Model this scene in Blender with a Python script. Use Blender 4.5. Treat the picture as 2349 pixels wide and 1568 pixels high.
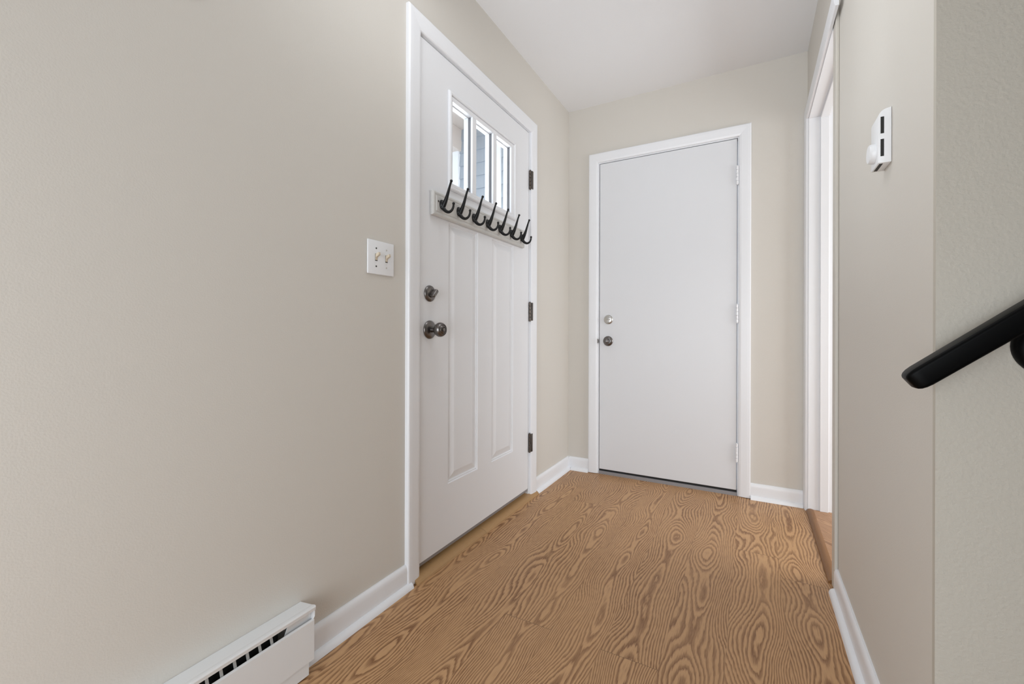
import bpy, bmesh, math
from mathutils import Vector, Matrix

# ------------------------------------------------------------------ clear
for o in list(bpy.data.objects):
    bpy.data.objects.remove(o, do_unlink=True)
SC = bpy.context.scene
COL = SC.collection

# ------------------------------------------------------------------ camera
IMG_W = 2349.0
FPX, YAW, ROLL = 986.17, math.radians(28.30), math.radians(0.154)
CAM = Vector((1.1245, 0.0, 0.9448))
fwd = Vector((-math.sin(YAW), math.cos(YAW), 0))
rt = Vector((math.cos(YAW), math.sin(YAW), 0))
up = Vector((0, 0, 1))
r3 = rt * math.cos(ROLL) + up * math.sin(ROLL)
u3 = up * math.cos(ROLL) - rt * math.sin(ROLL)
cd = bpy.data.cameras.new('camera')
cam = bpy.data.objects.new('camera', cd)
COL.objects.link(cam)
cam.matrix_world = Matrix(((r3.x, u3.x, -fwd.x, CAM.x), (r3.y, u3.y, -fwd.y, CAM.y), (r3.z, u3.z, -fwd.z, CAM.z), (0, 0, 0, 1)))
cd.sensor_fit = 'HORIZONTAL'
cd.sensor_width = 36.0
cd.lens = FPX / IMG_W * 36.0
cd.shift_x = -18.84 / IMG_W
cd.shift_y = -22.29 / IMG_W
cd.clip_start = 0.02
SC.camera = cam

# ------------------------------------------------------------------ light
SC.view_settings.view_transform = 'Standard'
SC.view_settings.look = 'None'
SC.view_settings.gamma = 1.0
SC.view_settings.use_curve_mapping = False
SC.view_settings.exposure = 0.05

world = bpy.data.worlds.new('sky'); SC.world = world
world.use_nodes = True
bg = world.node_tree.nodes['Background']
bg.inputs[0].default_value = (0.88, 0.94, 1.0, 1)
bg.inputs[1].default_value = 1.6

def area(name, loc, target, sx, sy, power, color=(1, 1, 1), spread=180):
    d = bpy.data.lights.new(name, 'AREA'); d.shape = 'RECTANGLE'
    d.size, d.size_y, d.energy, d.color = sx, sy, power, color
    d.spread = math.radians(spread)
    o = bpy.data.objects.new(name, d); COL.objects.link(o)
    o.location = loc
    o.rotation_euler = (Vector(target) - Vector(loc)).to_track_quat('-Z', 'Y').to_euler()
    return o

# unseen fill lamps added for brightness, then the side room window and porch daylight
area('rear_fill', (0.60, -3.2, 1.10), (0.80, 2.0, 0.6), 1.1, 2.1, 8, (0.84, 0.92, 1.0))  # unseen fill added far behind the camera
area('ceiling_fill', (0.70, 0.05, 1.35), (0.70, 1.25, 2.47), 0.4, 0.4, 3.1, (0.90, 0.95, 1.0), 80)  # added upward fill that brightens the ceiling
area('near_fill', (0.72, -1.1, 0.78), (0.72, 2.0, 0.60), 1.25, 1.3, 25, (0.86, 0.93, 1.0))  # broad unseen fill added just behind the camera for doors and walls
area('stairwell_fill', (3.9, 0.62, 0.9), (0.0, 0.8, 0.8), 0.5, 1.7, 8, (0.84, 0.92, 1.0))  # added side fill for the left wall; no window stands here
area('overhead_fill', (0.52, 1.15, 2.40), (0.62, 1.15, 0), 0.3, 0.3, 2.4, (0.94, 0.97, 1.0))  # overhead fill added out of view to lift the hall surfaces
area('side_room_window', (3.2, 2.15, 1.05), (0.0, 2.15, 0.80), 1.25, 1.5, 40, (0.92, 0.96, 1.0))
area('porch_daylight', (-0.7, 2.15, 1.72), (1.4, 1.60, 1.60), 0.7, 0.36, 36, (0.94, 0.97, 1.0))

# ------------------------------------------------------------------ materials
def lin(c):
    return tuple(((v / 255) / 12.92 if v / 255 <= 0.04045 else ((v / 255 + 0.055) / 1.055) ** 2.4) for v in c) + (1,)

def mat(name, rgb, rough=0.5, metal=0.0, bump=None, var=0.0, spec=0.5):
    m = bpy.data.materials.new(name); m.use_nodes = True
    nt = m.node_tree; b = nt.nodes['Principled BSDF']
    b.inputs['Base Color'].default_value = lin(rgb)
    b.inputs['Roughness'].default_value = rough
    b.inputs['Metallic'].default_value = metal
    b.inputs['Specular IOR Level'].default_value = spec
    if bump or var:
        tc = nt.nodes.new('ShaderNodeTexCoord')
        n = nt.nodes.new('ShaderNodeTexNoise')
        n.inputs['Scale'].default_value = bump[0] if bump else 60
        n.inputs['Detail'].default_value = 3
        nt.links.new(tc.outputs['Object'], n.inputs['Vector'])
        if bump:
            bp = nt.nodes.new('ShaderNodeBump')
            bp.inputs['Strength'].default_value = bump[1]
            bp.inputs['Distance'].default_value = bump[2]
            nt.links.new(n.outputs['Fac'], bp.inputs['Height'])
            nt.links.new(bp.outputs['Normal'], b.inputs['Normal'])
        if var:
            mx = nt.nodes.new('ShaderNodeMix'); mx.data_type = 'RGBA'
            a = lin(rgb)
            mx.inputs[6].default_value = tuple(v * (1 - var) for v in a[:3]) + (1,)
            mx.inputs[7].default_value = tuple(min(1, v * (1 + var)) for v in a[:3]) + (1,)
            nt.links.new(n.outputs['Fac'], mx.inputs[0])
            nt.links.new(mx.outputs[2], b.inputs['Base Color'])
    return m

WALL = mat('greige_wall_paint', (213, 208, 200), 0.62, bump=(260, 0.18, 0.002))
STAIR_WALL = mat('stair_wall_paint', (193, 187, 175), 0.65, bump=(170, 0.4, 0.003))  # slightly darker, more olive than the hall wall paint
FRONT = mat('front_door_paint', (235, 236, 239), 0.42, bump=(40, 0.04, 0.001))
CEIL = mat('ceiling_paint', (234, 234, 235), 0.8, bump=(200, 0.15, 0.002))
TRIM = mat('white_trim_paint', (237, 238, 241), 0.35, bump=(90, 0.05, 0.001))
DOOR = mat('white_door_paint', (226, 227, 230), 0.42, bump=(40, 0.04, 0.001))
PUTTY = mat('pale_greige_trim_paint', (205, 200, 191), 0.4)
HEATER = mat('white_enamel', (232, 233, 234), 0.35)
HEATER_DARK = mat('heater_cavity_black', (14, 14, 14), 0.7)
FIN = mat('heater_fin_metal', (190, 190, 188), 0.5)
PLASTIC = mat('white_plastic', (236, 237, 239), 0.35)
IVORY = mat('ivory_plastic', (214, 200, 178), 0.4)
DARK = mat('dark_slot', (24, 24, 22), 0.6)
PEWTER = mat('antique_pewter', (118, 114, 112), 0.30, 1.0)
STEEL = mat('satin_nickel', (196, 194, 190), 0.3, 1.0)
HINGE = mat('dark_hinge_metal', (98, 90, 84), 0.38, 1.0, var=0.35, bump=(300, 0.3, 0.001))
IRON = mat('black_iron', (14, 14, 15), 0.38, bump=(220, 0.1, 0.001), spec=0.35)
GLOSSBLACK = mat('black_gloss_paint', (8, 8, 8), 0.38, spec=0.06)
HOOKBOARD = mat('grey_painted_board', (206, 205, 202), 0.5, var=0.05)
SILL = mat('grey_metal_sill', (150, 148, 150), 0.45, 0.3)
GAPBLACK = mat('black_door_gap', (26, 26, 27), 0.7)
SIDING = mat('grey_blue_siding', (158, 167, 178), 0.6)
EXTWHITE = mat('exterior_white_paint', (232, 236, 242), 0.5)
SOFFIT = mat('porch_soffit_paint', (206, 196, 190), 0.7)
CONCRETE = mat('porch_concrete', (170, 168, 165), 0.8, bump=(60, 0.3, 0.003))

def glass_mat():
    m = bpy.data.materials.new('clear_glass'); m.use_nodes = True
    nt = m.node_tree; nt.nodes.clear()
    out = nt.nodes.new('ShaderNodeOutputMaterial')
    tr = nt.nodes.new('ShaderNodeBsdfTransparent'); tr.inputs[0].default_value = (0.95, 0.97, 0.98, 1)
    gl = nt.nodes.new('ShaderNodeBsdfGlossy'); gl.inputs['Roughness'].default_value = 0.03
    lw = nt.nodes.new('ShaderNodeLayerWeight'); lw.inputs[0].default_value = 0.5
    pw = nt.nodes.new('ShaderNodeMath'); pw.operation = 'POWER'; pw.inputs[1].default_value = 5.0
    nt.links.new(lw.outputs['Facing'], pw.inputs[0])
    fr = nt.nodes.new('ShaderNodeMath'); fr.operation = 'MULTIPLY_ADD'; fr.inputs[1].default_value = 0.9; fr.inputs[2].default_value = 0.025
    nt.links.new(pw.outputs[0], fr.inputs[0])
    mx = nt.nodes.new('ShaderNodeMixShader')
    nt.links.new(fr.outputs[0], mx.inputs[0]); nt.links.new(tr.outputs[0], mx.inputs[1]); nt.links.new(gl.outputs[0], mx.inputs[2])
    nt.links.new(mx.outputs[0], out.inputs[0])
    return m
GLASS = glass_mat()
REVEAL_GREY = mat('grey_reveal_strip', (112, 113, 118), 0.35)  # plain grey for the thin strips at the sides of each pane opening

def wood_mat(name, light, dark, plank=0.165, x0=0.895, length=1.25, rot=0.0, straight=False, tint=0.10):
    """Oak laminate: contour lines of a ridge running along every plank give nested ovals and cathedrals."""
    m = bpy.data.materials.new(name); m.use_nodes = True
    nt = m.node_tree; L = nt.links; b = nt.nodes['Principled BSDF']
    def N(t, **k):
        n = nt.nodes.new(t)
        for a, v in k.items(): setattr(n, a, v)
        return n
    def S(v):                                   # socket or constant
        return v
    def M(op, a, b_=None, c=None):
        n = N('ShaderNodeMath', operation=op)
        for i, v in enumerate((a, b_, c)):
            if v is None: continue
            if isinstance(v, (int, float)): n.inputs[i].default_value = v
            else: L.new(v, n.inputs[i])
        return n.outputs[0]
    def V(x, y, z):
        n = N('ShaderNodeCombineXYZ')
        for i, v in enumerate((x, y, z)):
            if isinstance(v, (int, float)): n.inputs[i].default_value = v
            else: L.new(v, n.inputs[i])
        return n.outputs[0]
    def noise(vec, scale, detail=1.0, rough=0.5):
        n = N('ShaderNodeTexNoise'); L.new(vec, n.inputs['Vector'])
        n.inputs['Scale'].default_value = scale; n.inputs['Detail'].default_value = detail
        n.inputs['Roughness'].default_value = rough
        return n.outputs['Fac']
    def rnd(vec):
        n = N('ShaderNodeTexWhiteNoise', noise_dimensions='3D'); L.new(vec, n.inputs['Vector'])
        return n.outputs['Value'], n.outputs['Color']
    tc = N('ShaderNodeTexCoord')
    mp = N('ShaderNodeMapping'); mp.inputs['Rotation'].default_value = (0, 0, rot)
    L.new(tc.outputs['Object'], mp.inputs['Vector'])
    sp = N('ShaderNodeSeparateXYZ'); L.new(mp.outputs[0], sp.inputs[0])
    x, y = sp.outputs[0], sp.outputs[1]
    xs = M('DIVIDE', M('SUBTRACT', x, x0), plank)
    ix = M('FLOOR', xs)
    u = M('SUBTRACT', M('SUBTRACT', xs, ix), 0.5)            # -.5 .. .5 across the plank
    rv, _ = rnd(V(ix, 3.7, 1.3))
    ys = M('ADD', M('DIVIDE', y, length), M('MULTIPLY', rv, 5.0))
    iy = M('FLOOR', ys)
    fy = M('SUBTRACT', ys, iy)
    pid = V(ix, iy, 5.0)
    rp, rc = rnd(pid)
    rs = N('ShaderNodeSeparateColor'); L.new(rc, rs.inputs[0])
    ra, rb, rg = rs.outputs[0], rs.outputs[1], rs.outputs[2]
    # centre of the figure wanders along the plank
    wob = M('SUBTRACT', noise(V(M('MULTIPLY', rp, 37.0), M('MULTIPLY', y, 2.2), M('MULTIPLY', ra, 11.0)), 1.0), 0.5)
    off = M('MINIMUM', 2.3, M('MAXIMUM', 0.22, M('SUBTRACT', 2.3, M('MULTIPLY', x, 2.5))))
    uc = M('ADD', u, M('ADD', M('MULTIPLY', wob, 0.45), M('MULTIPLY', M('SUBTRACT', ra, 0.5), off)))
    par = M('MULTIPLY', M('SQRT', M('ADD', M('MULTIPLY', uc, uc), 0.02)), M('ADD', 13.0, M('MULTIPLY', rb, 10.0)))
    lon = M('MULTIPLY', noise(V(M('MULTIPLY', uc, 0.9), M('MULTIPLY', y, 2.3), M('MULTIPLY', rp, 53.0)), 1.0, 1.0), 15.0)
    zig = M('MULTIPLY', noise(V(M('MULTIPLY', x, 34.0), M('MULTIPLY', y, 9.0), M('MULTIPLY', rp, 19.0)), 1.0, 2.0, 0.55), 1.0)
    fin = M('MULTIPLY', noise(V(M('MULTIPLY', x, 240.0), M('MULTIPLY', y, 22.0), 2.0), 1.0, 1.0), 0.5)
    if straight:
        h = M('ADD', M('MULTIPLY', xs, 22.0), M('ADD', M('MULTIPLY', lon, 0.25), zig))
    else:
        h = M('ADD', M('ADD', par, lon), M('ADD', zig, fin))
    fr = M('FRACT', h)
    cr = N('ShaderNodeValToRGB'); L.new(fr, cr.inputs[0])
    e = cr.color_ramp; e.interpolation = 'EASE'
    e.elements[0].position = 0.0; e.elements[0].color = (1, 1, 1, 1)
    e.elements[1].position = 1.0; e.elements[1].color = (1, 1, 1, 1)
    for p_, v_ in ((0.20, 0.72), (0.52, 0.06), (0.78, 0.0), (0.90, 0.45)):
        k = e.elements.new(p_); k.color = (v_, v_, v_, 1)
    # fade of the contrast from place to place, pores, plank tone
    fade = M('MULTIPLY_ADD', noise(V(M('MULTIPLY', x, 9.0), M('MULTIPLY', y, 2.5), M('MULTIPLY', rp, 7.0)), 1.0, 1.0), 0.9, 0.42)
    linef = M('MULTIPLY', cr.outputs[0], fade)
    pore = noise(V(M('MULTIPLY', x, 520.0), M('MULTIPLY', y, 26.0), 9.0), 1.0, 2.0, 0.6)
    porek = M('MULTIPLY', M('SUBTRACT', pore, 0.5), 0.85)
    dk = M('ADD', linef, porek)
    dkc = N('ShaderNodeClamp'); L.new(dk, dkc.inputs[0])
    mx = N('ShaderNodeMix', data_type='RGBA')
    mx.inputs[6].default_value = lin(light); mx.inputs[7].default_value = lin(dark)
    L.new(dkc.outputs[0], mx.inputs[0])
    tone = M('ADD', 1.0 - tint / 2, M('MULTIPLY', rg, tint))
    # hairline at the plank edges and ends
    eu = M('GREATER_THAN', M('ABSOLUTE', u), 0.5 - 0.0009 / plank)
    ey = M('GREATER_THAN', M('ABSOLUTE', M('SUBTRACT', fy, 0.5)), 0.5 - 0.0012 / length)
    edge = M('MULTIPLY', M('MAXIMUM', M('MULTIPLY', eu, 0.35), ey), 0.36)
    tone = M('MULTIPLY', tone, M('SUBTRACT', 1.0, edge))
    hs = N('ShaderNodeHueSaturation'); L.new(mx.outputs[2], hs.inputs['Color']); L.new(tone, hs.inputs['Value'])
    L.new(hs.outputs[0], b.inputs['Base Color'])
    b.inputs['Roughness'].default_value = 0.42
    b.inputs['Specular IOR Level'].default_value = 0.4
    bp = N('ShaderNodeBump'); bp.inputs['Strength'].default_value = 0.12; bp.inputs['Distance'].default_value = 0.0006
    bp.invert = True
    L.new(dkc.outputs[0], bp.inputs['Height']); L.new(bp.outputs[0], b.inputs['Normal'])
    return m

OAK = wood_mat('oak_laminate', (195, 153, 110), (126, 86, 52), tint=0.06, length=2.1)
OAK2 = wood_mat('oak_laminate_side_room', (190, 148, 112), (134, 94, 64), rot=math.radians(-42))
OAKSTRIP = wood_mat('oak_strip', (188, 150, 104), (150, 112, 70), plank=0.05, straight=True)
OAKDARK = wood_mat('brown_strip', (142, 100, 60), (108, 72, 40), plank=0.05, straight=True)

# ------------------------------------------------------------------ mesh helpers
class MB:
    def __init__(self): self.bm = bmesh.new()
    def box(self, a, b, bevel=0.0, seg=2):
        x0, y0, z0 = (min(a[i], b[i]) for i in range(3)); x1, y1, z1 = (max(a[i], b[i]) for i in range(3))
        t = bmesh.new(); bmesh.ops.create_cube(t, size=1)
        for v in t.verts:
            v.co = Vector(((x0 + x1) / 2 + v.co.x * (x1 - x0), (y0 + y1) / 2 + v.co.y * (y1 - y0), (z0 + z1) / 2 + v.co.z * (z1 - z0)))
        if bevel: bmesh.ops.bevel(t, geom=t.edges[:], offset=bevel, segments=seg, profile=0.5, affect='EDGES', clamp_overlap=True)
        return self.merge(t)
    def merge(self, t, mtx=None):
        if mtx: bmesh.ops.transform(t, matrix=mtx, verts=t.verts)
        me = bpy.data.meshes.new('tmp'); t.to_mesh(me); t.free()
        self.bm.from_mesh(me); bpy.data.meshes.remove(me)
        return self
    def prism(self, prof, axis, a, b, bevel=0.0):
        """closed profile of 2D points extruded along axis from a to b; prof = the two other axes in order"""
        t = bmesh.new()
        def P(p, s):
            if axis == 'x': return (s, p[0], p[1])
            if axis == 'y': return (p[0], s, p[1])
            return (p[0], p[1], s)
        A = [t.verts.new(P(p, a)) for p in prof]; B = [t.verts.new(P(p, b)) for p in prof]
        n = len(prof)
        t.faces.new(A); t.faces.new(B[::-1])
        for i in range(n): t.faces.new((A[i], B[i], B[(i + 1) % n], A[(i + 1) % n]))
        bmesh.ops.recalc_face_normals(t, faces=t.faces[:])
        if bevel: bmesh.ops.bevel(t, geom=t.edges[:], offset=bevel, segments=2, profile=0.5, affect='EDGES', clamp_overlap=True)
        return self.merge(t)
    def lathe(self, prof, origin, axis, seg=40, scale2=(1, 1)):
        """prof = (radius, distance along axis); closed at both ends"""
        t = bmesh.new(); ax = Vector(axis).normalized()
        e1 = Vector((0, 0, 1)) if abs(ax.z) < 0.9 else Vector((1, 0, 0))
        e1 = (e1 - ax * e1.dot(ax)).normalized(); e2 = ax.cross(e1)
        rings = []
        for r, d in prof:
            c = Vector(origin) + ax * d
            if r < 1e-6: rings.append([t.verts.new(c)])
            else: rings.append([t.verts.new(c + e1 * math.cos(2 * math.pi * i / seg) * r * scale2[0] + e2 * math.sin(2 * math.pi * i / seg) * r * scale2[1]) for i in range(seg)])
        for p, q in zip(rings, rings[1:]):
            for i in range(seg):
                j = (i + 1) % seg
                if len(p) == 1 and len(q) == 1: continue
                if len(p) == 1: t.faces.new((p[0], q[i], q[j]))
                elif len(q) == 1: t.faces.new((p[i], q[0], p[j]))
                else: t.faces.new((p[i], q[i], q[j], p[j]))
        for R in (rings[0], rings[-1]):
            if len(R) > 1: t.faces.new(R)
        bmesh.ops.recalc_face_normals(t, faces=t.faces[:])
        return self.merge(t)
    def tube(self, pts, rad, seg=14, side=Vector((0, 1, 0)), squash=None):
        """swept tube through points with a radius each, smoothly interpolated; side = constant cross direction"""
        P = [Vector(p) for p in pts]; fine = []; k = 6
        for i in range(len(P) - 1):
            p0, p1, p2, p3 = P[max(i - 1, 0)], P[i], P[i + 1], P[min(i + 2, len(P) - 1)]
            for s in range(k):
                q = s / k
                c = 0.5 * ((2 * p1) + (p2 - p0) * q + (2 * p0 - 5 * p1 + 4 * p2 - p3) * q * q + (3 * p1 - p0 - 3 * p2 + p3) * q ** 3)
                fine.append((c, rad[i] * (1 - q) + rad[i + 1] * q, (squash[i] * (1 - q) + squash[i + 1] * q) if squash else 1))
        fine.append((P[-1], rad[-1], squash[-1] if squash else 1))
        t = bmesh.new(); rings = []
        for i, (c, r, sq) in enumerate(fine):
            d = (fine[min(i + 1, len(fine) - 1)][0] - fine[max(i - 1, 0)][0]).normalized()
            e2 = d.cross(side).normalized()
            rings.append([t.verts.new(c + side * math.cos(2 * math.pi * j / seg) * r * sq + e2 * math.sin(2 * math.pi * j / seg) * r) for j in range(seg)])
        for p, q in zip(rings, rings[1:]):
            for i in range(seg): t.faces.new((p[i], q[i], q[(i + 1) % seg], p[(i + 1) % seg]))
        t.faces.new(rings[0]); t.faces.new(rings[-1])
        bmesh.ops.recalc_face_normals(t, faces=t.faces[:])
        return self.merge(t)
    def ball(self, c, r):
        t = bmesh.new(); bmesh.ops.create_uvsphere(t, u_segments=20, v_segments=12, radius=r)
        return self.merge(t, Matrix.Translation(c))
    def build(self, name, m, parent=None, smooth=False):
        me = bpy.data.meshes.new(name); self.bm.to_mesh(me); self.bm.free()
        me.materials.append(m)
        o = bpy.data.objects.new(name, me); COL.objects.link(o)
        if parent:
            o.parent = parent
            o.matrix_parent_inverse = Matrix.Translation(-Vector(parent.location))
        if smooth:
            for p in me.polygons: p.use_smooth = True
            try: me.set_sharp_from_angle(angle=math.radians(40))
            except Exception: pass
        return o

def tag(o, label, cat, kind=None, group=None):
    o['label'] = label; o['category'] = cat
    if kind: o['kind'] = kind
    if group: o['group'] = group
    return o
def struct(o, label, cat): return tag(o, label, cat, 'structure')
def thing(name, label, cat, loc, kind=None, group=None):
    o = bpy.data.objects.new(name, None); COL.objects.link(o); o.location = loc
    bpy.context.view_layer.update()
    return tag(o, label, cat, kind, group)

# ------------------------------------------------------------------ measures
B = 2.793            # back wall
W = 1.389            # right wall around its doorway
W2 = 1.403           # right wall, near stretch
H = 2.474            # ceiling
YB = -3.4            # open end behind the camera
SY = 0.990           # outer corner / stair wall plane
# front door
S0, S1, DT, DB = 1.2746, 2.1852, 2.083, 0.053
O0, O1, OT = 1.2705, 2.1895, 2.0875      # clear opening
# far door
F0, F1, FT, FB = 0.2256, 1.0475, 2.071, 0.033
P0, P1, PT = 0.2215, 1.0520, 2.0755
# right doorway
R0, R1, RT = 1.985, 2.735, 2.083

# ------------------------------------------------------------------ setting
m = MB(); m.box((-0.16, YB, -0.10), (1.400, 2.93, 0.0))
m.box((1.400, YB, -0.10), (4.0, SY + 0.02, 0.0))
struct(m.build('floor', OAK), 'brown oak laminate floor of the entry hall with oval grain figures', 'floor')
m = MB(); m.box((1.400, SY + 0.06, -0.10), (3.3, 2.93, 0.012))
struct(m.build('floor.001', OAK2), 'oak floor of the side room, seen through the right doorway', 'floor')
m = MB(); m.box((-0.16, YB, H), (1.52, 2.93, H + 0.10)); m.box((1.52, SY, H), (3.3, 2.93, H + 0.10))
struct(m.build('ceiling', CEIL), 'smooth white hall ceiling', 'ceiling')
m = MB()
m.box((-0.13, YB, 0), (0, O0 - 0.018, H)); m.box((-0.13, O1 + 0.018, 0), (0, B + 0.13, H)); m.box((-0.13, O0 - 0.018, OT + 0.018), (0, O1 + 0.018, H))
struct(m.build('wall_left', WALL), 'long greige wall on the left, holding the front door and light switch', 'wall')
m = MB()
m.box((0, B, 0), (P0 - 0.018, B + 0.13, H)); m.box((P1 + 0.018, B, 0), (3.3, B + 0.13, H)); m.box((P0 - 0.018, B, PT + 0.018), (P1 + 0.018, B + 0.13, H))
struct(m.build('wall_back', WALL), 'greige end wall around the plain white flush door', 'wall')
m = MB()
m.box((W, R1 + 0.018, 0), (1.509, B, H)); m.box((W, R0 - 0.018, RT + 0.018), (1.509, R1 + 0.018, H))
m.box((W2, SY + 0.012, 0), (1.509, R0 - 0.018, H))
struct(m.build('wall_right', WALL), 'greige wall on the right that carries the dial thermostat', 'wall')
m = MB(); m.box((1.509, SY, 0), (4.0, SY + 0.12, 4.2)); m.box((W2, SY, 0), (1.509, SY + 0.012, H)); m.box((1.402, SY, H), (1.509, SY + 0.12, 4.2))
struct(m.build('wall_stair', STAIR_WALL), 'darker olive greige stairwell wall behind the black handrail', 'wall')
m = MB(); m.box((3.3, SY + 0.12, 0), (3.4, 2.93, H))
struct(m.build('wall_side_room', WALL), 'greige far wall of the side room beyond the right doorway', 'wall')
m = MB(); m.box((4.0, YB, 0), (4.1, SY + 0.12, 4.2))
m.box((1.42, YB, 0), (1.52, -0.12, H)); m.box((1.4, YB - 0.1, 0), (4.1, YB, 4.2)); m.box((1.42, YB, 4.2), (4.1, SY + 0.12, 4.3)); m.box((1.42, YB, H + 0.1), (1.52, SY, 4.2))  # first box: unseen partition added to keep rear light off the stair wall
struct(m.build('wall_stairwell_end_and_blocker', WALL), 'greige wall at the far right end of the stairwell, with an added light-blocking partition', 'wall')

# ---- casings -------------------------------------------------------
def casing_profile(w, t):
    """(across from opening edge outward, out of the wall)"""
    return [(0, 0), (0, t * 0.55), (0.003, t * 0.72), (0.012, t * 0.85), (w * 0.7, t), (w - 0.006, t), (w - 0.002, t * 0.9), (w, t * 0.7), (w, 0)]

def casing(name, mode, plane, a, b, top, w, t, sign, parts=('a', 'b', 'top'), zbot=0.0, near=0.0):
    """mitred three-sided casing. mode 'x': wall plane x=plane, opening y in a..b, sticking out along sign; mode 'y' likewise"""
    m = MB()
    prof = casing_profile(w, t)
    def pt(s, z, d): return (plane + sign * d, s, z) if mode == 'x' else (s, plane + sign * d, z)
    def strip(rowA, rowB):
        bm = m.bm
        A = [bm.verts.new(p) for p in rowA]; Bq = [bm.verts.new(p) for p in rowB]
        n = len(A)
        f = [bm.faces.new((A[i], Bq[i], Bq[(i + 1) % n], A[(i + 1) % n])) for i in range(n)]
        f.append(bm.faces.new(A)); f.append(bm.faces.new(Bq[::-1]))
    if 'a' in parts: strip([pt(a - c, zbot, d) for c, d in prof], [pt(a - c, top + c, d) for c, d in prof])
    if 'b' in parts: strip([pt(b + c, zbot, d) for c, d in prof], [pt(b + c, top + c, d) for c, d in prof])
    if 'top' in parts: strip([pt((a - c) if 'a' in parts else near, top + c, d) for c, d in prof], [pt(b + c, top + c, d) for c, d in prof])
    bmesh.ops.recalc_face_normals(m.bm, faces=m.bm.faces[:])
    return m.build(name, TRIM)

t1 = struct(casing('trim_1', 'x', 0.0, 1.2625, 2.1975, 2.0905, 0.068, 0.018, 1, zbot=0.004), 'white casing around the panelled front door', 'door trim')
m = MB(); m.box((-0.13, O0 - 0.018, 0), (-0.0005, O0, OT + 0.018)); m.box((-0.13, O1, 0), (-0.0005, O1 + 0.018, OT + 0.018)); m.box((-0.13, O0, OT), (-0.0005, O1, OT + 0.018))
m.box((-0.085, O0, 0.03), (-0.052, O0 + 0.012, OT)); m.box((-0.085, O1 - 0.012, 0.03), (-0.052, O1, OT)); m.box((-0.085, O0 + 0.012, OT - 0.012), (-0.052, O1 - 0.012, OT))
m.build('jamb', TRIM, t1)
t2 = struct(casing('trim_2', 'y', B, P0 - 0.007, P1 + 0.007, 2.0815, 0.062, 0.017, -1, zbot=0.003), 'white casing around the plain flush door', 'door trim')
m = MB(); m.box((P0 - 0.018, B + 0.0005, 0), (P0, B + 0.13, PT + 0.018)); m.box((P1, B + 0.0005, 0), (P1 + 0.018, B + 0.13, PT + 0.018)); m.box((P0, B + 0.0005, PT), (P1, B + 0.13, PT + 0.018))
m.box((P0, B + 0.05, 0.03), (P0 + 0.012, B + 0.09, PT)); m.box((P1 - 0.012, B + 0.05, 0.03), (P1, B + 0.09, PT)); m.box((P0 + 0.012, B + 0.05, PT - 0.012), (P1 - 0.012, B + 0.09, PT))
m.build('jamb', TRIM, t2)
m = MB(); m.lathe([(0, 0), (0.009, 0), (0.009, 0.002), (0, 0.002)], (P0 - 0.006, B - 0.0085, 0.888), (0, -1, 0), 24, (1.6, 0.9))
o = m.build('strike_plate', PEWTER, t2); o['label'] = 'grey worn strike plate edge'
t3 = struct(casing('trim_3', 'x', W, R0 - 0.004, R1 + 0.004, RT + 0.004, 0.052, 0.017, -1, parts=('b', 'top'), zbot=0.0, near=1.840), 'white casing of the open doorway on the right', 'door trim')
m = MB()
m.box((W + 0.0005, R1, 0.0), (1.515, R1 + 0.018, RT + 0.018)); m.box((W + 0.0005, R0, RT), (1.515, R1, RT + 0.018)); m.box((W2 + 0.0005, R0 - 0.018, 0.0), (1.515, R0, RT + 0.018))
m.build('jamb', TRIM, t3)
m = MB(); m.box((1.440, R1 - 0.012, 0.012), (1.478, R1, RT), 0.002); m.box((1.440, R0, RT - 0.012), (1.478, R1 - 0.012, RT), 0.002); m.box((1.440, R0, 0.012), (1.478, R0 + 0.012, RT - 0.012), 0.002)
m.build('door_stop', TRIM, t3)
m = MB(); m.box((W2 - 0.011, 1.923, 0.0), (W2, 1.983, RT + 0.055), 0.003)
o = m.build('near_casing', PUTTY, t3); o['label'] = 'pale greige near side casing'

# ---- baseboards -----------------------------------------------------
def base_profile(h=0.088, t=0.013):
    return [(0, 0), (t, 0), (t, h - 0.022), (t - 0.001, h - 0.012), (t - 0.004, h - 0.004), (t - 0.008, h), (0, h)]
def shoe_profile(t=0.013, w=0.017, h=0.020):
    return [(t, 0), (t + w, 0)] + [(t + w * math.cos(a), h * math.sin(a)) for a in (0.35, 0.7, 1.05, 1.35)] + [(t, h)]
def baseboard(name, mode, plane, sign, a, b, label, sa=None, sb=None, h=0.088):
    f = lambda pr: [(plane + sign * d, z) for d, z in pr]
    ax = 'y' if mode == 'x' else 'x'
    m = MB(); m.prism(f(base_profile(h)), ax, a, b)
    o = struct(m.build(name, TRIM, smooth=True), label, 'baseboard')
    m = MB(); m.prism(f(shoe_profile()), ax, a if sa is None else sa, b if sb is None else sb)
    m.build('shoe_moulding', TRIM, o, smooth=True)
    return o
baseboard('baseboard_left', 'x', 0.0, 1, 0.7798, 1.1945, 'white baseboard between the heater and the front door', sb=1.212)
baseboard('baseboard_left.001', 'x', 0.0, 1, 2.2655, B, 'short white baseboard from the front door to the corner')
baseboard('baseboard_back', 'y', B, -1, 0.013, P0 - 0.069, 'short white baseboard left of the plain flush door', sa=0.03)
baseboard('baseboard_back.001', 'y', B, -1, P1 + 0.069, W - 0.0175, 'white baseboard right of the plain flush door')
baseboard('baseboard_right', 'x', W2, -1, SY, 1.9225, 'white baseboard below the thermostat wall', sb=1.912)

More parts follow.
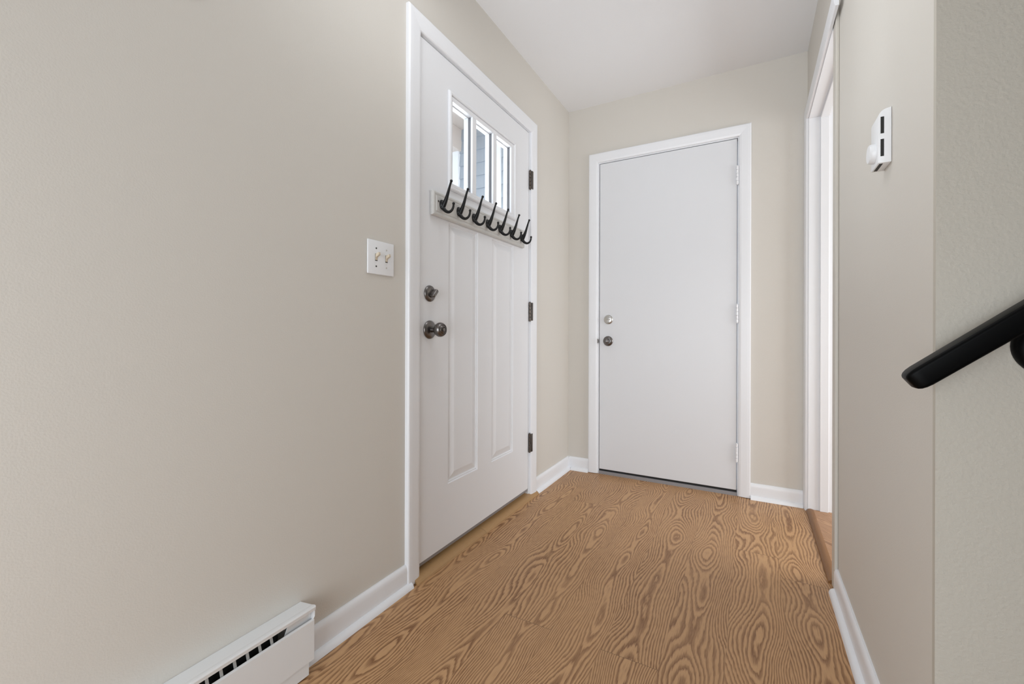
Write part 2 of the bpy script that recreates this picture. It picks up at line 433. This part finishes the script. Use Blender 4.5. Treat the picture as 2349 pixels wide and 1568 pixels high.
# ---- floor strips ---------------------------------------------------
m = MB()
m.prism([(-0.045, 0.0), (0.034, 0.0), (0.032, 0.006), (0.024, 0.013), (0.012, 0.018), (-0.004, 0.021), (-0.018, 0.021), (-0.024, 0.026), (-0.045, 0.026)], 'y', 1.232, 2.2645)
o = struct(m.build('trim_4', OAKSTRIP, smooth=True), 'light oak floor strip along the foot of the front door', 'threshold')
m = MB(); m.prism([(-0.125, 0.0), (-0.046, 0.0), (-0.046, 0.026), (-0.022, 0.0265), (-0.022, 0.036), (-0.060, 0.047), (-0.125, 0.040)], 'y', O0 + 0.001, O1 - 0.001)
o = struct(m.build('trim_5', SILL), 'grey metal sill under the front door', 'threshold')
m = MB(); m.prism([(B - 0.004, 0.0), (B + 0.12, 0.0), (B + 0.12, 0.020), (B + 0.0, 0.0195), (B - 0.004, 0.017)], 'x', P0 + 0.001, P1 - 0.001)
o = struct(m.build('trim_6', SILL), 'grey metal sill under the plain flush door', 'threshold')
m = MB(); m.prism([(1.381, 0.0), (1.382, 0.006), (1.387, 0.011), (1.394, 0.0145), (1.402, 0.0155), (1.409, 0.0145), (1.414, 0.0125), (1.414, 0.0)], 'y', R0 + 0.001, R1 - 0.001)
o = struct(m.build('trim_7', OAKDARK, smooth=True), 'brown wooden transition strip in the right doorway', 'threshold')

# ------------------------------------------------------------------ front door
door = thing('door_1', 'white panelled front door with three small panes, closed', 'door', (-0.022, (S0 + S1) / 2, DB), 'structure')
X1, X0 = 0.0, -0.045
WY0, WY1, WZ0, WZ1 = 1.458, 2.006, 1.560, 1.942      # hole for the glazing frame
PA = (1.4495, 1.6715); PB = (1.7935, 2.0095); PZ = (0.306, 1.4075)
m = MB()
ys = [S0, PA[0], WY0, PA[1], PB[0], WY1, PB[1], S1]
ys = sorted(set(ys)); zs = sorted({DB, PZ[0], PZ[1], WZ0, WZ1, DT})
def solid(y, z):
    if PZ[0] < z < PZ[1] and (PA[0] < y < PA[1] or PB[0] < y < PB[1]): return False
    if WZ0 < z < WZ1 and WY0 < y < WY1: return False
    return True
grid = {}
bm = m.bm
def gv(i, j, x):
    k = (i, j, x)
    if k not in grid: grid[k] = bm.verts.new((x, ys[i], zs[j]))
    return grid[k]
cell = lambda i, j: 0 <= i < len(ys) - 1 and 0 <= j < len(zs) - 1 and solid((ys[i] + ys[i + 1]) / 2, (zs[j] + zs[j + 1]) / 2)
for i in range(len(ys) - 1):
    for j in range(len(zs) - 1):
        if not cell(i, j): continue
        for x in (X0, X1): bm.faces.new([gv(i, j, x), gv(i + 1, j, x), gv(i + 1, j + 1, x), gv(i, j + 1, x)])
        for (di, dj, p, q) in ((-1, 0, (0, 0), (0, 1)), (1, 0, (1, 0), (1, 1)), (0, -1, (0, 0), (1, 0)), (0, 1, (0, 1), (1, 1))):
            if not cell(i + di, j + dj):
                bm.faces.new([gv(i + p[0], j + p[1], X0), gv(i + q[0], j + q[1], X0), gv(i + q[0], j + q[1], X1), gv(i + p[0], j + p[1], X1)])
bmesh.ops.recalc_face_normals(bm, faces=bm.faces[:])
m.build('door_leaf', FRONT, door)

def nested(m, y0, y1, z0, z1, steps, xoff=0.0, cap=True):
    """rectangular rings stepping inward: steps = (inset, x)"""
    bm = m.bm; rings = []
    for ins, x in steps:
        rings.append([bm.verts.new((x + xoff, y, z)) for y, z in ((y0 + ins, z0 + ins), (y1 - ins, z0 + ins), (y1 - ins, z1 - ins), (y0 + ins, z1 - ins))])
    for p, q in zip(rings, rings[1:]):
        for i in range(4): bm.faces.new((p[i], p[(i + 1) % 4], q[(i + 1) % 4], q[i]))
    if cap: bm.faces.new(rings[-1])
    return rings
for (a, b) in (PA, PB):
    m = MB()
    r = nested(m, a, b, PZ[0], PZ[1], [(0, -0.04), (0, 0.0), (0.003, -0.0045), (0.008, -0.0035), (0.0105, -0.0080), (0.013, -0.0085), (0.040, -0.0012), (0.043, -0.0006)])
    m.bm.faces.new(r[0][::-1])
    m.build('panel', FRONT, door)
# glazing frame with three openings
LW, LP = 0.1475, 0.1785
lites = [(1.4680 + LP * i, 1.4680 + LP * i + LW) for i in range(3)]
LZ0, LZ1 = 1.574, 1.922
m = MB()
FY0, FY1, FZ0, FZ1 = 1.4425, 2.0215, 1.543, 1.9605
bars = [(FY0 + 0.012, lites[0][0]), (lites[0][1], lites[1][0]), (lites[1][1], lites[2][0]), (lites[2][1], FY1 - 0.012)]
for a, b in bars: m.box((-0.043, max(a, WY0), LZ0), (0.0065, min(b, WY1), LZ1), 0.0015)
m.box((-0.043, WY0, WZ0 + 0.0005), (0.0065, WY1, LZ0), 0.0015); m.box((-0.043, WY0, LZ1), (0.0065, WY1, WZ1 - 0.0005), 0.0015)
# raised outer moulding lying on the leaf
for prof in ([(0.0, 0.0005), (0.0, 0.006), (0.004, 0.011), (0.010, 0.0125), (0.015, 0.010), (0.017, 0.0065), (0.017, 0.0005)],):
    rings = []
    for ins, x in prof:
        rings.append([m.bm.verts.new((x, y, z)) for y, z in ((FY0 + ins, FZ0 + ins), (FY1 - ins, FZ0 + ins), (FY1 - ins, FZ1 - ins), (FY0 + ins, FZ1 - ins))])
    rings.append(rings[0])
    for p, q in zip(rings, rings[1:]):
        for i in range(4): m.bm.faces.new((p[i], p[(i + 1) % 4], q[(i + 1) % 4], q[i]))
bmesh.ops.recalc_face_normals(m.bm, faces=m.bm.faces[:])
gf = m.build('glazing_frame', FRONT, door)
for a, b in lites:
    m = MB(); m.box((-0.028, a - 0.002, LZ0 - 0.002), (-0.024, b + 0.002, LZ1 + 0.002))
    m.build('glass_pane', GLASS, gf)
    m = MB()
    for (p, q) in (((a, LZ0), (a + 0.003, LZ1)), ((b - 0.003, LZ0), (b, LZ1)), ((a + 0.003, LZ0), (b - 0.003, LZ0 + 0.003)), ((a + 0.003, LZ1 - 0.003), (b - 0.003, LZ1))):
        m.box((-0.024, p[0], p[1]), (-0.017, q[0], q[1]), 0.0015)
    m.build('glazing_bead', TRIM, gf)
    m = MB(); m.box((-0.0165, b - 0.0012, LZ0 + 0.001), (-0.0045, b - 0.0001, LZ1 - 0.001)); m.box((-0.0165, a + 0.0001, LZ0 + 0.001), (-0.0045, a + 0.0012, LZ1 - 0.001))
    o = m.build('reveal_strip', REVEAL_GREY, gf); o['label'] = 'grey strip lining the pane opening'
m = MB(); m.box((-0.044, S0 + 0.002, DB - 0.016), (-0.004, S1 - 0.002, DB), 0.001)
o = m.build('bottom_sweep', SILL, door); o['label'] = 'grey metal sweep'
# hinges
def hinge(parent, mode, pos, z0, z1, material, plate=True):
    m = MB(); n = 5; h = (z1 - z0) / n
    for k in range(n):
        m.lathe([(0, 0), (0.0055, 0), (0.0065, 0.001), (0.0065, h - 0.0022), (0.0055, h - 0.0012), (0, h - 0.0012)], (pos[0], pos[1], z0 + k * h), (0, 0, 1), 16)
    m.lathe([(0, 0), (0.0045, 0), (0.004, 0.003), (0, 0.004)], (pos[0], pos[1], z1), (0, 0, 1), 12)
    m.lathe([(0, -0.004), (0.004, -0.003), (0.0045, 0), (0, 0)], (pos[0], pos[1], z0), (0, 0, 1), 12)
    if plate:
        if mode == 'x': m.box((0.0140, pos[1] + 0.0045, z0 + 0.002), (0.0180, pos[1] + 0.0200, z1 - 0.002), 0.0006)
        else: m.box((pos[0] + 0.002, pos[1] - 0.001, z0), (pos[0] + 0.008, pos[1] + 0.004, z1), 0.001)
    o = m.build('hinge', material, parent, smooth=True)
    return o
for z0 in (1.763, 1.010, 0.260):
    o = hinge(door, 'x', (0.0075, 2.1905), z0, z0 + 0.106, HINGE); o['label'] = 'dark metal hinge'
# deadbolt
m = MB(); m.lathe([(0, 0), (0.0315, 0), (0.0325, 0.002), (0.0315, 0.005), (0.027, 0.009), (0.020, 0.0115), (0, 0.012)], (0, 1.329, 1.097), (1, 0, 0), 40)
db = m.build('deadbolt', PEWTER, door, smooth=True); db['label'] = 'round dark metal deadbolt'
m = MB(); t = bmesh.new(); bmesh.ops.create_cube(t, size=1)
for v in t.verts: v.co = Vector((v.co.x * 0.026, v.co.y * 0.038, v.co.z * 0.0155))
bmesh.ops.bevel(t, geom=t.edges[:], offset=0.0060, segments=4, profile=0.5, affect='EDGES', clamp_overlap=True)
m.merge(t, Matrix.Translation((0.021, 1.331, 1.097)) @ Matrix.Rotation(math.radians(48), 4, 'X'))
m.lathe([(0, 0), (0.004, 0), (0.004, 0.0016), (0, 0.002)], (0.010, 1.311, 1.096), (1, 0, 0), 12)
m.build('thumb_turn', PEWTER, db, smooth=True)
# knob
m = MB(); m.lathe([(0, 0), (0.0355, 0), (0.0365, 0.002), (0.0355, 0.005), (0.031, 0.009), (0.024, 0.012), (0.015, 0.014), (0, 0.0145)], (0, 1.329, 0.954), (1, 0, 0), 44)
kb = m.build('door_knob', PEWTER, door, smooth=True); kb['label'] = 'round dark metal knob'
m = MB(); m.lathe([(0, 0.010), (0.0115, 0.010), (0.0105, 0.020), (0.0115, 0.030), (0.018, 0.035), (0.0245, 0.042), (0.0280, 0.050), (0.0284, 0.056), (0.0268, 0.063), (0.0228, 0.0690), (0.0205, 0.0700), (0.0192, 0.0675), (0.0175, 0.0680), (0.0150, 0.0720), (0.0118, 0.0735), (0.0105, 0.0700), (0.0085, 0.0695), (0.0078, 0.0735), (0.0050, 0.0750), (0, 0.0750)], (0, 1.329, 0.954), (1, 0, 0), 44)
m.build('knob_handle', PEWTER, kb, smooth=True)

# ------------------------------------------------------------------ plain flush door
d2 = thing('door_2', 'plain white flush door in the end wall, closed', 'door', ((F0 + F1) / 2, B + 0.02, FB), 'structure')
m = MB(); m.box((F0, B - 0.0005, FB), (F1, B + 0.044, FT), 0.0012, 1); m.build('door_leaf', DOOR, d2)
m = MB(); m.box((F0 + 0.001, B + 0.006, 0.0195), (F1 - 0.001, B + 0.04, FB))
o = m.build('bottom_gap', GAPBLACK, d2); o['label'] = 'black strip for the dark gap under the door'  # darkness of the gap under the leaf painted as a black strip
for z0 in (1.804, 1.004, 0.199):
    o = hinge(d2, 'y', (1.0495, B - 0.0085), z0, z0 + 0.106, TRIM); o['label'] = 'white painted hinge'
m = MB(); m.lathe([(0, 0), (0.030, 0), (0.0305, 0.003), (0.028, 0.007), (0.022, 0.010), (0, 0.011)], (0.2865, B - 0.0005, 1.030), (0, -1, 0), 40)
db = m.build('deadbolt', STEEL, d2, smooth=True); db['label'] = 'round satin silver deadbolt'
m = MB(); m.box((0.2865 - 0.016, B - 0.026, 1.030 - 0.0045), (0.2865 + 0.016, B - 0.008, 1.030 + 0.0045), 0.004, 3); m.build('thumb_turn', STEEL, db, smooth=True)
m = MB(); m.lathe([(0, 0), (0.0325, 0), (0.033, 0.003), (0.030, 0.008), (0.020, 0.012), (0.012, 0.0135), (0, 0.014)], (0.2845, B - 0.0005, 0.888), (0, -1, 0), 40)
kb = m.build('door_knob', PEWTER, d2, smooth=True); kb['label'] = 'small round dark metal knob'
m = MB(); m.lathe([(0, 0.010), (0.0095, 0.010), (0.009, 0.024), (0.011, 0.030), (0.0165, 0.036), (0.0185, 0.043), (0.0175, 0.050), (0.013, 0.0545), (0.006, 0.0555), (0.0055, 0.0535), (0, 0.0535)], (0.2845, B - 0.0005, 0.888), (0, -1, 0), 36)
m.build('knob_handle', PEWTER, kb, smooth=True)

# ------------------------------------------------------------------ coat hook rail
rail = thing('coat_hook_rail', 'pale grey board with seven black hooks on the front door', 'coat rack', (0.01, 1.718, 1.410))
m = MB()
m.box((0.0007, 1.329, 1.4100), (0.014, 2.107, 1.5080), 0.003)
t = MB()
prof = [(0.0, 0.014), (0.004, 0.0185), (0.008, 0.0195), (0.012, 0.0180), (0.014, 0.0180), (0.018, 0.0200)]
r = nested(m, 1.330, 2.106, 1.411, 1.507, [(0.0, 0.0125), (0.002, 0.0165), (0.006, 0.0185), (0.011, 0.0185), (0.013, 0.0170), (0.016, 0.0170), (0.018, 0.0195), (0.022, 0.0200)])
bmesh.ops.recalc_face_normals(m.bm, faces=m.bm.faces[:])
t.bm.free()
m.build('board', HOOKBOARD, rail)
for y in (1.3585, 2.090):
    m = MB(); m.lathe([(0, 0), (0.0042, 0), (0.0038, 0.0015), (0, 0.0022)], (0.0198, y, 1.468), (1, 0, 0), 16)
    o = m.build('screw', PEWTER, rail, smooth=True); o['label'] = 'small metal screw'
hy = 1.378
m = MB()
m.tube([(0.024, hy, 1.444), (0.032, hy, 1.457), (0.041, hy, 1.473), (0.049, hy, 1.492), (0.056, hy, 1.512), (0.062, hy, 1.530), (0.068, hy, 1.545)],
       [0.0100, 0.0098, 0.0082, 0.0064, 0.0052, 0.0044, 0.0040], 16, squash=[1.0, 0.95, 0.95, 1, 1, 1, 1])
m.ball((0.0690, hy, 1.5470), 0.0058)
m.tube([(0.026, hy, 1.452), (0.032, hy, 1.440), (0.044, hy, 1.429), (0.058, hy, 1.4245), (0.071, hy, 1.4295), (0.0785, hy, 1.441), (0.0805, hy, 1.453)],
       [0.0085, 0.0080, 0.0066, 0.0056, 0.0048, 0.0044, 0.0040], 16)
m.ball((0.0806, hy, 1.4555), 0.0057)
hk = m.build('hook', IRON, rail, smooth=True)
m = MB(); m.lathe([(0, 0), (1.0, 0), (0.98, 0.004), (0.85, 0.009), (0.6, 0.013), (0.3, 0.0150), (0, 0.0155)], (0.0198, hy, 1.459), (1, 0, 0), 32, (0.0195, 0.0135))
hb = m.build('hook_base', IRON, hk, smooth=True)
hb.matrix_parent_inverse = hk.matrix_parent_inverse.inverted() @ Matrix.Translation(-Vector(rail.location)) if False else Matrix.Identity(4)
for i in range(1, 7):
    c = hk.copy(); COL.objects.link(c); c.location = (0, 0.1135 * i, 0)
    d = hb.copy(); COL.objects.link(d); d.parent = c

# ------------------------------------------------------------------ light switch
sw = thing('light_switch', 'white double toggle switch plate left of the front door', 'light switch', (0, 1.0715, 1.197))
m = MB(); m.box((0.0003, 1.0125, 1.1395), (0.0065, 1.1305, 1.2545), 0.0028, 3); m.build('cover_plate', PLASTIC, sw, smooth=True)
for k, y in enumerate((1.0485, 1.0945)):
    m = MB(); m.box((0.0060, y - 0.0052, 1.185), (0.0070, y + 0.0052, 1.209)); sl = m.build('toggle_slot', DARK, sw)
    m = MB()
    m.box((0.0055, y - 0.0045, 1.1875), (0.0085, y + 0.0045, 1.2065), 0.001)
    m.prism([(0.006, 1.1945), (0.0235, 1.2045), (0.0215, 1.2135), (0.006, 1.2075)], 'y', y - 0.0045, y + 0.0045, 0.0012)
    tg = m.build('toggle', IVORY, sw, smooth=True); tg['label'] = 'ivory toggle lever'
    for z in (1.2275, 1.1665):
        m = MB(); m.lathe([(0, 0), (0.0030, 0), (0.0026, 0.0011), (0, 0.0014)], (0.0064, y, z), (1, 0, 0), 16)
        o = m.build('screw', DARK if k == 0 else STEEL, sw, smooth=True)
        o['label'] = 'dark screw' if k == 0 else 'pale screw'

# ------------------------------------------------------------------ baseboard heater
ht = thing('baseboard_heater', 'white electric baseboard heater along the left wall', 'heater', (0.03, -0.6, 0))
HY0, HY1 = -2.0, 0.779
m = MB(); m.box((0.0005, HY0, 0.012), (0.004, HY1, 0.176)); m.build('back_plate', HEATER, ht)
m = MB()
m.prism([(0.0005, 0.1765), (0.0005, 0.180), (0.050, 0.1870), (0.058, 0.1895), (0.0645, 0.1900), (0.0665, 0.1860), (0.0655, 0.1775), (0.0635, 0.1775), (0.0638, 0.1840), (0.0600, 0.1850), (0.050, 0.1840)], 'y', HY0, HY1)
m.build('top_cover', HEATER, ht)
m = MB(); m.prism([(0.0600, 0.040), (0.0600, 0.148), (0.0560, 0.152), (0.0560, 0.150), (0.0585, 0.147), (0.0585, 0.042), (0.050, 0.042), (0.050, 0.040)], 'y', HY0, HY1)
m.build('front_panel', HEATER, ht)
m = MB(); m.prism([(0.004, 0.004), (0.0570, 0.004), (0.0570, 0.0385), (0.055, 0.0385), (0.055, 0.006), (0.004, 0.006)], 'y', HY0, HY1 - 0.014)
m.build('bottom_lip', HEATER, ht)
m = MB(); m.prism([(0.0045, 0.043), (0.0582, 0.043), (0.0582, 0.150), (0.0640, 0.160), (0.0640, 0.1865), (0.0045, 0.1790)], 'y', HY1 - 0.0025, HY1 - 0.0006); m.build('end_cap', HEATER, ht)
m = MB(); m.prism([(HY1 - 0.0625, 0.1835), (HY1 - 0.003, 0.1835), (HY1 - 0.003, 0.045), (HY1 - 0.085, 0.045), (HY1 - 0.085, 0.130)], 'x', 0.046, 0.049); m.build('junction_cover', HEATER, ht)
m = MB(); m.box((0.006, HY0, 0.050), (0.034, HY1 - 0.088, 0.172)); o = m.build('dark_void_block', HEATER_DARK, ht); o['label'] = 'black block standing in for the dark void behind the slot'  # darkness of the heater's hollow inside put into a black block
fy = 0.6655
for k in range(26):
    m = MB(); m.prism([(0.0405, 0.183), (0.0385, 0.181), (0.0555, 0.132), (0.0575, 0.134)], 'y', fy - 0.003 - 0.0295 * k, fy + 0.003 - 0.0295 * k)
    m.build('fin_bracket', FIN, ht)

# ------------------------------------------------------------------ thermostat
th = thing('thermostat', 'white wall thermostat with a round dial and black vent slots', 'thermostat', (W2, 1.288, 1.334))
TX = 1.3785
m = MB()
n = 8; rr = 0.020
prof = [(W2 - 0.0005, 1.334), (TX + 0.001, 1.334), (TX, 1.336), (TX, 1.454 - rr + 0.004)]
prof += [(TX + rr - rr * math.cos(a), 1.458 - rr + rr * math.sin(a)) for a in [math.pi / 2 * k / n for k in range(1, n + 1)]] + [(W2 - 0.0005, 1.4595)]
m.prism(prof, 'y', 1.2555, 1.3215, 0.0012)
body = m.build('body', PLASTIC, th, smooth=True)
for (z0, z1) in ((1.401, 1.439), (1.349, 1.388)):
    m = MB(); m.box((1.3828, 1.2548, z0), (1.3890, 1.2562, z1)); o = m.build('vent_slot', DARK, th); o['label'] = 'black slot'
m = MB(); m.box((1.3822, 1.262, 1.3333), (1.3885, 1.314, 1.3345)); o = m.build('vent_slot', DARK, th); o['label'] = 'black slot'
m = MB(); m.lathe([(0, 0), (0.0230, 0), (0.0228, 0.004), (0.0215, 0.0105), (0.0195, 0.0125), (0, 0.013)], (TX + 0.0005, 1.2885, 1.367), (-1, 0, 0), 44)
m.build('dial', PLASTIC, th, smooth=True)

# ------------------------------------------------------------------ handrail
hr = thing('handrail', 'black painted handrail rising along the stairwell wall', 'handrail', (1.36, 0.93, 0.86))
ang = math.radians(39.1)
D = Vector((math.cos(ang), 0, math.sin(ang))); Nn = Vector((-math.sin(ang), 0, math.cos(ang))); Yv = Vector((0, 1, 0))
start = Vector((1.3530, 0.930, 0.8635)); LEN = 2.9
m = MB(); bm = m.bm
hw, hh, rb = 0.021, 0.0168, 0.006
sect = []
for (sy, sn) in ((-1, -1), (-1, 1), (1, 1), (1, -1)):
    cy, cn = sy * (hw - rb), sn * (hh - rb)
    a0 = {(-1, -1): math.pi, (-1, 1): math.pi / 2, (1, 1): 0, (1, -1): 1.5 * math.pi}[(sy, sn)]
    for k in range(5):
        a = a0 + math.pi / 2 * (1 - k / 4) 
        sect.append((cy + rb * math.cos(a), cn + rb * math.sin(a)))
stations = [(0.0, 0.60), (0.002, 0.75), (0.006, 0.88), (0.012, 0.96), (0.020, 1.0), (LEN, 1.0)]
rings = [[bm.verts.new(start + D * s + Yv * (y * k) + Nn * (q * k)) for y, q in sect] for s, k in stations]
for p, q in zip(rings, rings[1:]):
    for i in range(len(p)): bm.faces.new((p[i], q[i], q[(i + 1) % len(p)], p[(i + 1) % len(p)]))
bm.faces.new(rings[0]); bm.faces.new(rings[-1]); bmesh.ops.recalc_face_normals(bm, faces=bm.faces[:])
m.build('rail', GLOSSBLACK, hr, smooth=True)
def bracket(cx, cz):
    m = MB(); m.lathe([(0, 0), (0.047, 0), (0.048, 0.004), (0.047, 0.012), (0.043, 0.018), (0.034, 0.022), (0, 0.024)], (cx, SY - 0.0003, cz), (0, -1, 0), 48)
    br = m.build('bracket', GLOSSBLACK, hr, smooth=True)
    m = MB(); m.tube([(cx, SY - 0.015, cz), (cx, SY - 0.035, cz - 0.006), (cx, SY - 0.052, cz + 0.004), (cx, SY - 0.060, cz + 0.035)], [0.012, 0.010, 0.010, 0.010], 16, Vector((1, 0, 0)))
    o = m.build('bracket_arm', GLOSSBLACK, br, smooth=True); o.matrix_parent_inverse = Matrix.Identity(4)
    return br
bracket(1.540, 0.924)

# ------------------------------------------------------------------ tiny nail
m = MB(); m.lathe([(0, 0), (0.0012, 0), (0.0012, 0.010), (0.0028, 0.010), (0.0024, 0.0118), (0, 0.012)], (-0.001, 0.516, 1.707), (1, 0.25, 0.35), 12)
tag(m.build('picture_nail', PEWTER, smooth=True), 'small bare nail high on the greige wall, top left', 'nail')

# ------------------------------------------------------------------ porch outside the front door
GY = 2.86
m = MB(); n = 30; ex = 0.104
for k in range(n):
    z = -0.3 + k * ex
    m.prism([(GY + 0.016, z), (GY, z), (GY + 0.011, z + ex), (GY + 0.016, z + ex)], 'x', -0.985, -0.14)
struct(m.build('wall_exterior', SIDING), 'grey blue lap siding outside, seen through the door panes', 'wall')
m = MB(); m.box((-1.075, GY - 0.02, -0.3), (-0.985, GY + 0.06, 2.43), 0.004); m.box((-0.66, GY - 0.022, -0.3), (-0.585, GY + 0.004, 2.6), 0.004); m.box((-0.30, GY - 0.022, -0.3), (-0.14, GY + 0.004, 2.6), 0.004)
struct(m.build('trim_8', EXTWHITE), 'white outdoor corner boards beside the grey siding', 'trim')
m = MB(); m.box((-1.09, 0.6, 2.42), (-0.97, GY + 0.05, 2.60), 0.004); m.box((-0.60, 0.6, 2.52), (-0.54, GY - 0.03, 2.60), 0.004)
struct(m.build('trim_9', SOFFIT), 'porch beam seen high through the door panes', 'trim')
m = MB(); m.box((-1.6, 0.6, 2.60), (-0.135, GY + 0.2, 2.68))
struct(m.build('ceiling_porch', SOFFIT), 'pale porch ceiling seen high through the door panes', 'ceiling')
m = MB(); m.box((-2.2, 0.2, -0.25), (-0.135, GY - 0.03, -0.12))
struct(m.build('floor_porch', CONCRETE), 'concrete porch slab outside the front door', 'floor')
